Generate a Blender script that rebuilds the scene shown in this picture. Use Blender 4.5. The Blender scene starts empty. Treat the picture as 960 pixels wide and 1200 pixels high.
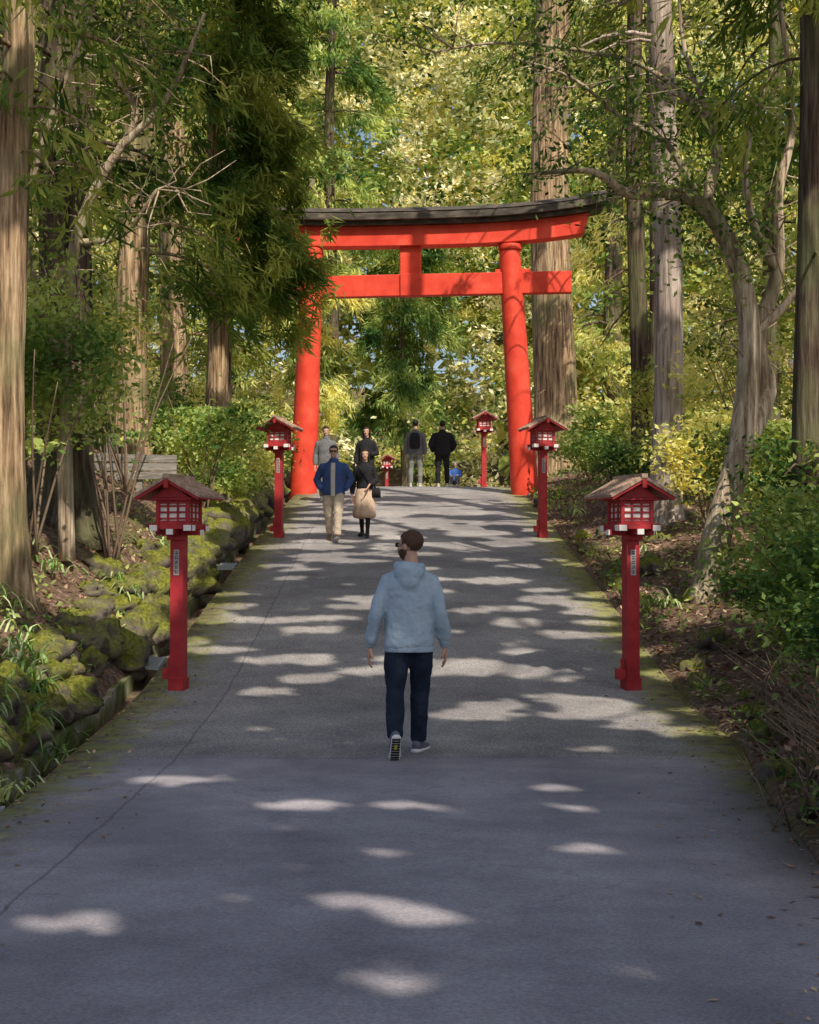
import bpy, math, random
import numpy as np
from mathutils import Vector, Matrix, noise
random.seed(5); rng=np.random.default_rng(7)
scene=bpy.context.scene
# ------------------------------------------------------------------ light / sun
EL=math.radians(48); AZ=math.radians(24)
S=np.array([math.sin(AZ)*math.cos(EL),-math.cos(AZ)*math.cos(EL),math.sin(EL)])
# ------------------------------------------------------------------ geometry helper
class Geo:
    def __init__(s): s.V=[];s.L=[];s.T=[];s.M=[];s.R=[];s.S=[];s.n=0
    def add(s,v,f,mi=0,rnd=0.5,smooth=True):
        v=np.asarray(v,dtype=np.float64).reshape(-1,3)
        if len(v)==0: return
        if isinstance(f,np.ndarray):
            m=len(f); s.L.append((f+s.n).ravel()); s.T.append(np.full(m,f.shape[1]))
        else:
            m=len(f); s.L.append(np.array([i+s.n for q in f for i in q])); s.T.append(np.array([len(q) for q in f]))
        s.V.append(v); s.n+=len(v)
        s.M.append(np.full(m,mi)); s.R.append(np.full(m,rnd) if np.isscalar(rnd) else np.asarray(rnd)); s.S.append(np.full(m,smooth))
    def obj(s,name,mats,parent=None,loc=None):
        me=bpy.data.meshes.new(name)
        V=np.concatenate(s.V);L=np.concatenate(s.L);T=np.concatenate(s.T)
        me.vertices.add(len(V)); me.vertices.foreach_set('co',V.astype(np.float32).ravel())
        me.loops.add(len(L)); me.loops.foreach_set('vertex_index',L.astype(np.int32))
        me.polygons.add(len(T)); st=np.concatenate([[0],np.cumsum(T)[:-1]])
        me.polygons.foreach_set('loop_start',st.astype(np.int32))
        me.polygons.foreach_set('loop_total',T.astype(np.int32))
        me.polygons.foreach_set('material_index',np.concatenate(s.M).astype(np.int32))
        me.polygons.foreach_set('use_smooth',np.concatenate(s.S).astype(bool))
        a=me.attributes.new('rnd','FLOAT','FACE'); a.data.foreach_set('value',np.concatenate(s.R).astype(np.float32))
        me.update(calc_edges=True); me.validate()
        for m in mats: me.materials.append(m)
        o=bpy.data.objects.new(name,me); scene.collection.objects.link(o)
        if parent: o.parent=parent
        if loc is not None: o.location=loc
        return o
def nrm(a):
    a=np.asarray(a,float); return a/np.maximum(np.linalg.norm(a,axis=-1,keepdims=True),1e-9)
def tube(pts,rad,n=8,ref=None,power=1.0,cap=True):
    pts=np.asarray(pts,float); m=len(pts)
    rad=[(r,r) if np.isscalar(r) else r for r in rad]
    t=np.zeros_like(pts); t[1:-1]=pts[2:]-pts[:-2]; t[0]=pts[1]-pts[0]; t[-1]=pts[-1]-pts[-2]; t=nrm(t)
    V=[]
    for i in range(m):
        r=np.array(ref if ref is not None else (0,1,0),float)
        if ref is None and abs(t[i][1])>.9: r=np.array((0,0,1.))
        u=nrm(np.cross(t[i],r)); w=np.cross(u,t[i])
        for k in range(n):
            a=2*math.pi*k/n; c,s_=math.cos(a),math.sin(a)
            if power!=1: c=math.copysign(abs(c)**power,c); s_=math.copysign(abs(s_)**power,s_)
            V.append(pts[i]+u*c*rad[i][0]+w*s_*rad[i][1])
    F=[]
    for i in range(m-1):
        for k in range(n):
            k2=(k+1)%n; F.append([i*n+k,i*n+k2,(i+1)*n+k2,(i+1)*n+k])
    if cap: F.append(list(range(n))[::-1]); F.append([(m-1)*n+k for k in range(n)])
    return np.array(V),F
def box(c,sz,R=None):
    c=np.array(c,float); h=np.array(sz,float)/2
    v=np.array([[x,y,z] for z in(-1,1) for y in(-1,1) for x in(-1,1)],float)*h
    if R is not None: v=v@np.array(R).T
    return v+c,[[0,2,3,1],[4,5,7,6],[0,1,5,4],[2,6,7,3],[0,4,6,2],[1,3,7,5]]
def sph(c,r,n=16,m=10):
    V=[[0,0,-1]]
    for i in range(1,m):
        p=-math.pi/2+math.pi*i/m
        for k in range(n):
            a=2*math.pi*k/n; V.append([math.cos(a)*math.cos(p),math.sin(a)*math.cos(p),math.sin(p)])
    V.append([0,0,1]); V=np.array(V)*np.array(r if not np.isscalar(r) else (r,r,r))+np.array(c)
    F=[]
    for k in range(n): F.append([0,1+(k+1)%n,1+k])
    for i in range(m-2):
        for k in range(n):
            a=1+i*n+k;b=1+i*n+(k+1)%n; F.append([a,b,b+n,a+n])
    e=len(V)-1
    for k in range(n): F.append([e,1+(m-2)*n+k,1+(m-2)*n+(k+1)%n])
    return V,F
def rotm(rx=0,ry=0,rz=0):
    return np.array((Matrix.Rotation(rz,3,'Z')@Matrix.Rotation(ry,3,'Y')@Matrix.Rotation(rx,3,'X')))
def xf(vf,R=None,t=(0,0,0)):
    v,f=vf
    if R is not None: v=v@np.array(R).T
    return v+np.array(t),f
# ------------------------------------------------------------------ materials
def newmat(name):
    m=bpy.data.materials.new(name); m.use_nodes=True; nt=m.node_tree; nt.nodes.clear()
    out=nt.nodes.new('ShaderNodeOutputMaterial'); return m,nt,out
def N(nt,t,**k):
    n=nt.nodes.new(t)
    for a,b in k.items(): setattr(n,a,b)
    return n
def ramp(nt,stops,fac=None):
    r=N(nt,'ShaderNodeValToRGB'); e=r.color_ramp.elements
    while len(e)<len(stops): e.new(.5)
    for i,(p,c) in enumerate(stops):
        e[i].position=p; e[i].color=(*c,1) if len(c)==3 else c
    if fac is not None: nt.links.new(fac,r.inputs[0])
    return r
def noise_n(nt,scale,detail=4,vec=None,rough=.55,sc=None):
    n=N(nt,'ShaderNodeTexNoise'); n.inputs['Scale'].default_value=scale; n.inputs['Detail'].default_value=detail; n.inputs['Roughness'].default_value=rough
    if vec is None:
        tc=N(nt,'ShaderNodeTexCoord'); vec=tc.outputs['Object']
    if sc is not None:
        mp=N(nt,'ShaderNodeMapping'); mp.inputs['Scale'].default_value=sc; nt.links.new(vec,mp.inputs[0]); vec=mp.outputs[0]
    nt.links.new(vec,n.inputs['Vector']); return n
def mathn(nt,op,a,b=None,c=None,clamp=False):
    m=N(nt,'ShaderNodeMath',operation=op); m.use_clamp=clamp
    for i,x in enumerate((a,b,c)):
        if x is None: continue
        if isinstance(x,(int,float)): m.inputs[i].default_value=x
        else: nt.links.new(x,m.inputs[i])
    return m.outputs[0]
def mixc(nt,fac,a,b,bt='MIX'):
    m=N(nt,'ShaderNodeMix',data_type='RGBA',blend_type=bt)
    for i,x in ((0,fac),(6,a),(7,b)):
        if isinstance(x,(int,float)): m.inputs[i].default_value=x
        elif isinstance(x,tuple): m.inputs[i].default_value=(*x,1)
        else: nt.links.new(x,m.inputs[i])
    return m.outputs[2]
def pbr(name,stops,scale=5,rough=.7,bump=.0,bscale=None,sc=None,detail=5,spec=.3,bdist=.01):
    m,nt,out=newmat(name); b=N(nt,'ShaderNodeBsdfPrincipled')
    n=noise_n(nt,scale,detail,sc=sc); r=ramp(nt,stops,n.outputs[0])
    nt.links.new(r.outputs[0],b.inputs['Base Color']); b.inputs['Roughness'].default_value=rough
    b.inputs['Specular IOR Level'].default_value=spec
    if bump:
        n2=noise_n(nt,bscale or scale*3,6,sc=sc); bp=N(nt,'ShaderNodeBump'); bp.inputs['Strength'].default_value=bump; bp.inputs['Distance'].default_value=bdist
        nt.links.new(n2.outputs[0],bp.inputs['Height']); nt.links.new(bp.outputs[0],b.inputs['Normal'])
    nt.links.new(b.outputs[0],out.inputs[0]); return m
def plain(name,c,rough=.6,var=.15,scale=12,bump=0,bscale=60,spec=.3,bdist=.004):
    a=tuple(x*(1-var) for x in c); d=tuple(min(1,x*(1+var)) for x in c)
    return pbr(name,[(.3,a),(.7,d)],scale,rough,bump,bscale,spec=spec,bdist=bdist)
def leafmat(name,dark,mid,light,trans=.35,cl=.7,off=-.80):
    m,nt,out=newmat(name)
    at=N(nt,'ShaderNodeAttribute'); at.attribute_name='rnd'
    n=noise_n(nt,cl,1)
    f=mathn(nt,'MULTIPLY_ADD',n.outputs[0],2.2,off); f=mathn(nt,'MULTIPLY_ADD',at.outputs['Fac'],.6,f)  # clump noise paints sunlit and deeply shaded leaf tones into the colour
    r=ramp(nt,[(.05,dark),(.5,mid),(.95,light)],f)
    d=N(nt,'ShaderNodeBsdfDiffuse'); nt.links.new(r.outputs[0],d.inputs[0])
    t=N(nt,'ShaderNodeBsdfTranslucent'); tc=mixc(nt,1.0,r.outputs[0],(1.45,1.3,.5),'MULTIPLY'); nt.links.new(tc,t.inputs[0])
    mx=N(nt,'ShaderNodeMixShader'); mx.inputs[0].default_value=trans; nt.links.new(d.outputs[0],mx.inputs[1]); nt.links.new(t.outputs[0],mx.inputs[2])
    nt.links.new(mx.outputs[0],out.inputs[0]); return m
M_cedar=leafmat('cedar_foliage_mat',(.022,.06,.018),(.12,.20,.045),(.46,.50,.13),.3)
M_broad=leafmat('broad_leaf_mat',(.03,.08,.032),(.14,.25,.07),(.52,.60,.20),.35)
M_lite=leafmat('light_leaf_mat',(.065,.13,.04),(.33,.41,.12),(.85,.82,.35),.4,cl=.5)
M_far=leafmat('hazy_far_leaf_mat',(.07,.12,.05),(.44,.47,.24),(.97,.91,.64),.33,cl=.35,off=-.78)  # distance haze and sunny glow painted in as paler leaf colours
M_litter=leafmat('dry_leaf_mat',(.09,.05,.033),(.26,.15,.095),(.56,.39,.27),.1,cl=1.5)
M_twig=plain('twig_mat',(.20,.14,.095),.85)
M_grass=leafmat('grass_mat',(.06,.13,.03),(.22,.36,.11),(.65,.74,.42),.3,cl=1.2)
def barkmat(name,a,b,c,moss=0):
    m,nt,out=newmat(name); bs=N(nt,'ShaderNodeBsdfPrincipled'); bs.inputs['Roughness'].default_value=.9; bs.inputs['Specular IOR Level'].default_value=.1
    n=noise_n(nt,16,8,sc=(1,1,.07),rough=.65); r=ramp(nt,[(.36,a),(.5,b),(.64,c)],n.outputs[0])
    n3=noise_n(nt,.9,5); col=mixc(nt,ramp(nt,[(.45,(0,0,0)),(.65,(.7,.7,.7))],n3.outputs[0]).outputs[0],r.outputs[0],(.16,.17,.08) if moss else a)
    nt.links.new(col,bs.inputs['Base Color'])
    bp=N(nt,'ShaderNodeBump'); bp.inputs['Strength'].default_value=1; bp.inputs['Distance'].default_value=.06
    nt.links.new(n.outputs[0],bp.inputs['Height']); nt.links.new(bp.outputs[0],bs.inputs['Normal']); nt.links.new(bs.outputs[0],out.inputs[0]); return m
M_bark=barkmat('cedar_bark',(.09,.055,.035),(.33,.22,.13),(.64,.47,.30),1)
M_barkd=barkmat('dark_bark',(.03,.02,.016),(.10,.07,.052),(.21,.155,.12),1)
M_barkp=barkmat('pale_bark',(.24,.18,.15),(.48,.39,.34),(.68,.58,.52),0)
M_barkt=barkmat('twisted_bark',(.18,.13,.09),(.48,.37,.26),(.75,.63,.48),1)
# ------------------------------------------------------------------ terrain
ty=np.arange(-80,500,.25)
tz=np.interp(ty,[-80,0,12.4,16.2,28.6,38.3,41.5,45,67,100,500],[-.5,0,0,.24,2.0,3.2,3.5,3.64,3.75,4.2,6])
ker=np.hanning(13); ker/=ker.sum(); tz=np.convolve(np.pad(tz,6,mode='edge'),ker,'valid')
def zr(y): return np.interp(y,ty,tz)
def eL(y): return np.interp(y,[0,8,9.75,12.6,40,70,100],[-2.55,-2.6,-2.65,-2.8,-2.85,-5,-9])
def eR(y): return np.interp(y,[0,6,8,10,13,44,70,100],[2.0,2.05,2.15,2.4,2.8,2.85,1.2,-2.8])
_w=[(rng.normal(size=2),rng.uniform(0,6.28)) for _ in range(14)]
def vn(x,y,s):
    r=0
    for k,(d,p) in enumerate(_w): r=r+np.sin((x*d[0]+y*d[1])*s*(1+.25*k)+p*(1+s))/(1+.25*k)
    return r/4
def offz(dl,dr,x,y):
    l=np.interp(dl,[-10,-.02,.02,.32,.36,.6,1.0,1.8,3,8,20,60,300],[-.05,-.05,-.24,-.24,.02,.28,.55,1.1,1.5,2.1,3.2,6,12])
    r=np.interp(dr,[-10,0,.05,.8,2,4,10,30,300],[-.05,-.05,.02,.16,.42,.35,-.3,-1.2,4])
    o=np.where(dl>-.01,l,np.where(dr>-.01,r,-.05))
    amp=np.clip(np.maximum(dl-.4,dr-.1),0,1)
    return o+amp*.15*vn(x,y,1.3)+amp*.05*vn(x,y,4.3)+np.clip(np.maximum(dl,dr)-6,0,8)*.06*vn(x,y,.2)
def hgt(x,y):
    x=np.asarray(x,float);y=np.asarray(y,float)
    z=zr(y)+offz(eL(y)-x,x-eR(y),x,y)
    return z+np.clip(y-100,0,400)*.12
def H(x,y): return float(hgt(x,y))
dls=np.concatenate([[300,200,120,80,60,45,35,28,22,18,15,12.5,10.5,9,8],np.arange(7.5,3.0,-.35),np.arange(3.0,.65,-.12),[.6,.5,.42,.36,.32,.17,.02,0]])
yy=np.concatenate([[-80,-50,-30,-20,-12,-6],np.arange(-2,5,.25),np.arange(5,26,.125),np.arange(26,48,.25),np.arange(48,100,2),np.arange(100,220,10),[250,300,380,495]])
cols=[]
for d in dls: cols.append(eL(yy)-d)
for f in (.2,.5,.8): cols.append(eL(yy)*(1-f)+eR(yy)*f)
for d in np.concatenate([[0.,.05,.12,.25],dls[::-1][8:]]): cols.append(eR(yy)+d)
X=np.array(cols).T; Y=np.repeat(yy[:,None],X.shape[1],1)
Z=hgt(X,Y)
g=Geo(); nr,nc=X.shape; idx=np.arange(nr*nc).reshape(nr,nc)
q=np.stack([idx[:-1,:-1],idx[:-1,1:],idx[1:,1:],idx[1:,:-1]],-1).reshape(-1,4)
g.add(np.stack([X,Y,Z],-1),q)
m,nt,out=newmat('forest_floor'); b=N(nt,'ShaderNodeBsdfPrincipled'); b.inputs['Roughness'].default_value=.95; b.inputs['Specular IOR Level'].default_value=.1
n1=noise_n(nt,14,8,rough=.7); r1=ramp(nt,[(.3,(.05,.033,.025)),(.52,(.19,.12,.09)),(.7,(.42,.29,.22))],n1.outputs[0])
n2=noise_n(nt,.9,5); r2=ramp(nt,[(.5,(0,0,0)),(.65,(1,1,1))],n2.outputs[0])
n4=noise_n(nt,30,4); r4=ramp(nt,[(.3,(.05,.07,.02)),(.7,(.20,.23,.06))],n4.outputs[0])
c=mixc(nt,mathn(nt,'MULTIPLY',r2.outputs[0],.6),r1.outputs[0],r4.outputs[0]); nt.links.new(c,b.inputs['Base Color'])
bp=N(nt,'ShaderNodeBump'); bp.inputs['Strength'].default_value=.9; bp.inputs['Distance'].default_value=.05; nt.links.new(n1.outputs[0],bp.inputs['Height']); nt.links.new(bp.outputs[0],b.inputs['Normal']); nt.links.new(b.outputs[0],out.inputs[0])
g.obj('ground',[m])
# road
m,nt,out=newmat('asphalt'); b=N(nt,'ShaderNodeBsdfPrincipled'); b.inputs['Specular IOR Level'].default_value=.25
tc=N(nt,'ShaderNodeTexCoord'); sp=N(nt,'ShaderNodeSeparateXYZ'); nt.links.new(tc.outputs['Object'],sp.inputs[0])
fine=noise_n(nt,55,4,rough=.85); mid=noise_n(nt,1.3,7,rough=.65); big=noise_n(nt,.35,3)
wob=noise_n(nt,1.5,4); wobs=mathn(nt,'MULTIPLY_ADD',wob.outputs[0],.5,-.25)
yw=mathn(nt,'MULTIPLY_ADD',wobs,.9,sp.outputs[1]); xw=mathn(nt,'MULTIPLY_ADD',wobs,.16,sp.outputs[0])
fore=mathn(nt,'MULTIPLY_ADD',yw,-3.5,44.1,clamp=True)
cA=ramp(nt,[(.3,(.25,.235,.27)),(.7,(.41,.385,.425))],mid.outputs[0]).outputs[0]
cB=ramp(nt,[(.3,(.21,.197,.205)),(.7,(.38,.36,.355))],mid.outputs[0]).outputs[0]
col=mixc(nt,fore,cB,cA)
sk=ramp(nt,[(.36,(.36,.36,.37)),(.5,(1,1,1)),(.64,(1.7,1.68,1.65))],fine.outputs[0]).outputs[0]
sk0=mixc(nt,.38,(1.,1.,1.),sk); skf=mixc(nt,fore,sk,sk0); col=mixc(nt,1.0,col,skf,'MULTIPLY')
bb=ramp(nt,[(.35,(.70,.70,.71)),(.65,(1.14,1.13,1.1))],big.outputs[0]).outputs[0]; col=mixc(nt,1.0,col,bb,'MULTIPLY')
s1=mathn(nt,'MULTIPLY',mathn(nt,'LESS_THAN',mathn(nt,'ABSOLUTE',mathn(nt,'ADD',xw,1.9)),.010),.8)
s2=mathn(nt,'MULTIPLY',mathn(nt,'LESS_THAN',mathn(nt,'ABSOLUTE',mathn(nt,'SUBTRACT',yw,12.45)),.02),.35)
seam=mathn(nt,'MAXIMUM',s1,s2)
vor=N(nt,'ShaderNodeTexVoronoi',feature='DISTANCE_TO_EDGE'); vor.inputs['Scale'].default_value=.45
wv=noise_n(nt,2.5,5); va=N(nt,'ShaderNodeVectorMath',operation='MULTIPLY_ADD'); nt.links.new(wv.outputs['Color'],va.inputs[0]); va.inputs[1].default_value=(.6,.6,0); nt.links.new(tc.outputs['Object'],va.inputs[2]); nt.links.new(va.outputs[0],vor.inputs['Vector'])
ck=mathn(nt,'MULTIPLY',mathn(nt,'LESS_THAN',vor.outputs['Distance'],.004),mathn(nt,'GREATER_THAN',big.outputs[0],.52))
seam=mathn(nt,'MAXIMUM',seam,mathn(nt,'MULTIPLY',ck,.3))
col=mixc(nt,mathn(nt,'MULTIPLY',seam,.55),col,(.06,.06,.06))
ax=mathn(nt,'ABSOLUTE',sp.outputs[0]); n5=noise_n(nt,3.5,6)
ed=mathn(nt,'ADD',ax,mathn(nt,'MULTIPLY_ADD',n5.outputs[0],1.3,-.65))
ef=mathn(nt,'MULTIPLY',mathn(nt,'MULTIPLY_ADD',ed,2.2,-4.85,clamp=True),.85)
mc=ramp(nt,[(.35,(.15,.105,.07)),(.55,(.27,.28,.07))],noise_n(nt,6,5).outputs[0]).outputs[0]
col=mixc(nt,ef,col,mc)
nt.links.new(col,b.inputs['Base Color']); b.inputs['Roughness'].default_value=.85
bp=N(nt,'ShaderNodeBump'); bp.inputs['Strength'].default_value=.6; bp.inputs['Distance'].default_value=.008; nt.links.new(fine.outputs[0],bp.inputs['Height']); nt.links.new(bp.outputs[0],b.inputs['Normal'])
nt.links.new(b.outputs[0],out.inputs[0])
ry=np.concatenate([[-60,-30,-15,-6],np.arange(-2,48,.25),np.arange(48,100,2)])
fr=np.array([0,0,.1,.25,.4,.5,.6,.75,.9,1,1])
a,bq=eL(ry)[:,None],eR(ry)[:,None]
RX=a+(bq-a)*fr; RY=np.repeat(ry[:,None],len(fr),1)
rag=.04*vn(RY,RY*.3,2.3); RX[:,:2]+=rag[:,:2]*.3; RX[:,-2:]+=np.abs(rag[:,-2:])
RZ=zr(RY)+.03*(1-(2*fr-1)**2); RZ[:,0]-=.12; RZ[:,-1]-=.12
g=Geo(); nr,nc=RX.shape; idx=np.arange(nr*nc).reshape(nr,nc)
g.add(np.stack([RX,RY,RZ],-1),np.stack([idx[:-1,:-1],idx[:-1,1:],idx[1:,1:],idx[1:,:-1]],-1).reshape(-1,4))
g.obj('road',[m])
def RZf(x,y):
    a,b_=eL(y),eR(y); f=(x-a)/(b_-a); return float(zr(y)+.03*(1-(2*f-1)**2))
g=Geo(); gy=np.arange(4,44,.5)
for i in range(len(gy)-1):
    y0,y1=gy[i]+.008,gy[i+1]-.008; V=[]; t0=random.uniform(-.03,.03)
    for y_ in (y0,y1):
        z=zr(y_)-.03+t0
        V+= [[eL(y_)-.29,y_,z-.26],[eL(y_)-.40,y_,z-.26],[eL(y_)-.40,y_,z+.03],[eL(y_)-.29,y_,z+.03]]
    g.add(V,[[0,1,2,3][::-1],[4,5,6,7],[0,4,7,3],[3,7,6,2],[2,6,5,1]],0,.5,False)
M_conc=pbr('mossy_concrete',[(.40,(.12,.14,.035)),(.52,(.19,.19,.09)),(.7,(.34,.32,.28))],4,.9,.5,40)
g.obj('gutter_kerb',[M_conc])
M_steel=plain('galvanised_steel',(.35,.37,.39),.45,.2)
for gyc in (9.9,17.6,25):
    g=Geo(); xc=eL(gyc)-.145; sl=math.atan((zr(gyc+.5)-zr(gyc-.5)))
    R=rotm(rx=sl)
    g.add(*xf(box((-.12,0,0),(.02,.6,.04)),R),0,.5,False);g.add(*xf(box((.12,0,0),(.02,.6,.04)),R),0,.5,False)
    for k in range(15): g.add(*xf(box((0,-.28+.04*k,0),(.22,.01,.03)),R),0,.5,False)
    g.obj('drain_grate',[M_steel],loc=(xc,gyc,zr(gyc)))
# ------------------------------------------------------------------ sun flecks wanted on the road, in metres; leaf gaps cut to match
sp_=[(-1.5,6.98,.13,.10),(-1.68,11.4,.34,.14),(-.71,10.25,.22,.11),(-.03,6.1,.17,.09),(0,7.1,.14,.07),(-.28,7.4,.10,.08),(1.1,6.2,.17,.07),(1.35,5.9,.24,.08),
(.27,10.15,.12,.10),(-.1,10.2,.09,.08),(.98,11,.12,.11),(1.14,8.77,.14,.09),(.95,10.1,.2,.10),(-.1,8.6,.08,.07),(-.6,13.1,.14,.1),(1.5,12.9,.16,.1),
(-1.1,16.7,.26,.22),(-1.5,16,.23,.2),(.6,14.6,.35,.28),(.85,15.2,.25,.2),(1.5,14.6,.2,.2),(1.8,15.3,.35,.4),(2.1,14.6,.3,.3),(.7,17.4,.3,.3),(1.2,17.1,.22,.25),(1.9,17.5,.35,.35),(1.4,20,.25,.3)]
r2=random.Random(3)
for k in range(240):
    y_=13.5+34*(r2.random()**.85); x_=r2.uniform(-3,3)
    if y_<17 and x_<.4 and r2.random()<.8: continue
    s_=r2.uniform(.08,.25)*(1+.03*(y_-13))
    sp_.append((x_,y_,s_*r2.uniform(1,1.9),s_*r2.uniform(.55,1.1)))
for k in range(60): sp_.append((r2.uniform(-2.9,2.9),r2.uniform(29,48),r2.uniform(.3,.8),r2.uniform(.3,.6)))
spots=np.array(sp_)
def carve(P,sz,tori=True):  # drops leaves that would shade the flecks, side patches and gate
    t=np.zeros(len(P)); G=P.copy()
    for _ in range(4):
        t=(P[:,2]-zr(G[:,1]))/S[2]; G=P-S*t[:,None]
    keep=np.ones(len(P),bool)
    near=(np.abs(G[:,0])<4)&(G[:,1]>3)&(G[:,1]<52)&(t>2.5)
    ii=np.where(near)[0]
    for c0 in range(0,len(ii),20000):
        j=ii[c0:c0+20000]; gx=G[j,0][:,None]-spots[:,0]; gyy=G[j,1][:,None]-spots[:,1]; s2=(sz[j]*.38)[:,None]
        hit=((gx/(spots[:,2]+s2))**2+(gyy/(spots[:,3]+s2))**2<1).any(1); keep[j[hit]]=False
    side=(~((np.abs(G[:,0])<3.1)&(G[:,1]<50)))&(t>3)
    keep&=~(side&(vn(G[:,0],G[:,1],.8)>-.08))
    if tori:
        tt=(P[:,1]-38.3)/S[1]; Q=P-S*tt[:,None]
        tor=(tt>1.5)&(np.abs(Q[:,0])<4.8)&(Q[:,2]>3)&(Q[:,2]<10.8)
        keep&=~(tor&(vn(Q[:,0],Q[:,2],1.5)>-.16))
    return keep
# ------------------------------------------------------------------ foliage generators
def addleaves(g,C,D,Nn,L,W,mi,rnd,docarve=True):
    if docarve:
        k=carve(C,L,docarve!='notorii'); C,D,Nn,L,W,rnd=C[k],D[k],Nn[k],L[k],W[k],rnd[k]
    if len(C)==0: return
    sd=nrm(np.cross(D,Nn)); V=np.stack([C-D*L[:,None]/2,C+sd*W[:,None]/2-D*L[:,None]*.08,C+D*L[:,None]/2,C-sd*W[:,None]/2-D*L[:,None]*.08],1)
    g.add(V,np.arange(len(C)*4).reshape(-1,4),mi,rnd,False)
def broad(g,c,rad,n,size,mi,clump=.28,sub=None,aspect=.5,docarve=True):
    sub=sub or max(6,int(n/70)); u=nrm(rng.normal(size=(sub,3)))*(rng.random((sub,1))**.45)
    cc=np.array(c)+u*np.array(rad); k=rng.integers(0,sub,n)
    off=rng.normal(size=(n,3))*clump*np.array([1,1,.55]); C=cc[k]+off
    Nn=nrm(rng.normal(size=(n,3))*.7+[0,0,.9]); D=nrm(np.cross(Nn,rng.normal(size=(n,3))))
    L=size*rng.uniform(.7,1.4,n); br=rng.random(sub)[k]
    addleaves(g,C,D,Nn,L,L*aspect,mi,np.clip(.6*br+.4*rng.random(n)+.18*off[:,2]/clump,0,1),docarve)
def sprays(g,C,out,nn,L0,W0,mi,droop=.7,spread=.55,docarve=True):
    n=len(C); Cc=np.repeat(C,nn,0); O=np.repeat(out,nn,0)
    D=nrm(O*.6+rng.normal(size=(n*nn,3))*spread+[0,0,-droop]); L=L0*rng.uniform(.5,1.3,n*nn)
    P=Cc+D*L[:,None]*.5+rng.normal(size=(n*nn,3))*L0*.22
    Nn=nrm(rng.normal(size=(n*nn,3))); br=np.repeat(rng.random(n),nn)
    addleaves(g,P,D,Nn,L,W0*rng.uniform(.7,1.3,n*nn),mi,np.clip(.6*br+.4*rng.random(n*nn),0,1),docarve)
def trunkgeo(g,x,y,r,Ht,mi,lean=(0,0),flare=1.6,wob=.1,n=14,z0=None):
    z0=H(x,y)-.35 if z0 is None else z0
    m=14; zz=np.concatenate([[0,.25,.6,1.1,1.8],np.linspace(2.8,Ht,m-5)]); ph=random.random()*6
    pts=[[x+lean[0]*z/Ht+wob*math.sin(z*.35+ph)*min(1,z/3),y+lean[1]*z/Ht+wob*.6*math.cos(z*.3+ph)*min(1,z/3),z0+z] for z in zz]
    rr=[r*(1-.45*z/Ht)*(1+(flare-1)*math.exp(-z/.5)) for z in zz]
    v,f=tube(pts,rr,n,ref=(0,1,0))
    v=np.array(v); P=np.repeat(np.array(pts),n,0); d=v-P; a=np.tile(np.arange(n)*2*math.pi/n,len(pts))
    w=np.repeat([.05+.16*math.exp(-z/.8) for z in zz],n); v=P+d*(1+w*np.sin(a*3+ph)+.5*w*np.sin(a*5+2*ph))[:,None]
    g.add(v,f,mi); return np.array(pts),rr
def cedar(name,x,y,r,Ht,zlow,nbr,bl,bark,leaf=None,dens=1.,ndl=12,L0=.32,W0=.045,lean=(0,0),side=None,zhi=None,flare=1.6,stubs=8,carv=True,sdv=1.0):
    g=Geo(); pts,rr=trunkgeo(g,x,y,r,Ht,0,lean,flare); z0=pts[0][2]; Cs=[];Os=[]
    zhi=zhi or min(Ht,2.5+.40*y-z0+1)
    for i in range(nbr):
        z=zlow+(zhi-zlow)*(i+random.random())/nbr
        bx=np.interp(z,pts[:,2]-z0,pts[:,0]); by=np.interp(z,pts[:,2]-z0,pts[:,1])
        a=random.random()*6.283 if side is None else side+random.gauss(0,sdv)
        L=bl*random.uniform(.55,1.1); o=np.array([math.cos(a),math.sin(a),0])
        P=[np.array([bx,by,z0+z])+o*L*t+np.array([0,0,L*(.22*t-.62*t*t)]) for t in (0,.25,.5,.75,1)]
        v,f=tube(P,[.04*L/2,.032*L/2,.025*L/2,.015*L/2,.005],5); g.add(v,f,0)
        nt_=int(26*dens*L/2); t=rng.random(nt_)**.6*.9+.12
        c=np.stack([np.interp(t,[0,.25,.5,.75,1],[p[k] for p in P]) for k in range(3)],1)
        sidev=np.array([-o[1],o[0],0]); c=c+sidev*(rng.normal(size=(nt_,1))*.16*L)+rng.normal(size=(nt_,3))*.12-np.array([0,0,1])*rng.random((nt_,1))*.55
        Cs.append(c); Os.append(np.repeat(o[None],nt_,0))
    for i in range(stubs):
        z=random.uniform(2,Ht*.6); a=random.random()*6.28; bx=np.interp(z,pts[:,2]-z0,pts[:,0]); by=np.interp(z,pts[:,2]-z0,pts[:,1]); L=random.uniform(.4,1.2)
        P=[[bx,by,z0+z],[bx+math.cos(a)*L*.5,by+math.sin(a)*L*.5,z0+z+.05],[bx+math.cos(a)*L,by+math.sin(a)*L,z0+z-.15*L]]
        g.add(*tube(P,[.025,.018,.006],5),0)
    if Cs and leaf: sprays(g,np.concatenate(Cs),np.concatenate(Os),ndl,L0,W0,1,docarve=carv)
    return g.obj(name,[bark]+([leaf] if leaf else []))
def limb(g,pts,r0,r1,mi=0,n=8,sub=4):
    pts=[Vector(p) for p in pts]; P=[]
    for i in range(len(pts)-1):
        p0=pts[max(0,i-1)];p1=pts[i];p2=pts[i+1];p3=pts[min(len(pts)-1,i+2)]
        for k in range(sub):
            t=k/sub; P.append(.5*((2*p1)+(p2-p0)*t+(2*p0-5*p1+4*p2-p3)*t*t+(3*p1-p0-3*p2+p3)*t**3))
    P.append(pts[-1]); m=len(P); g.add(*tube([list(p) for p in P],[r0+(r1-r0)*i/(m-1) for i in range(m)],n),mi); return P
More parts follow.
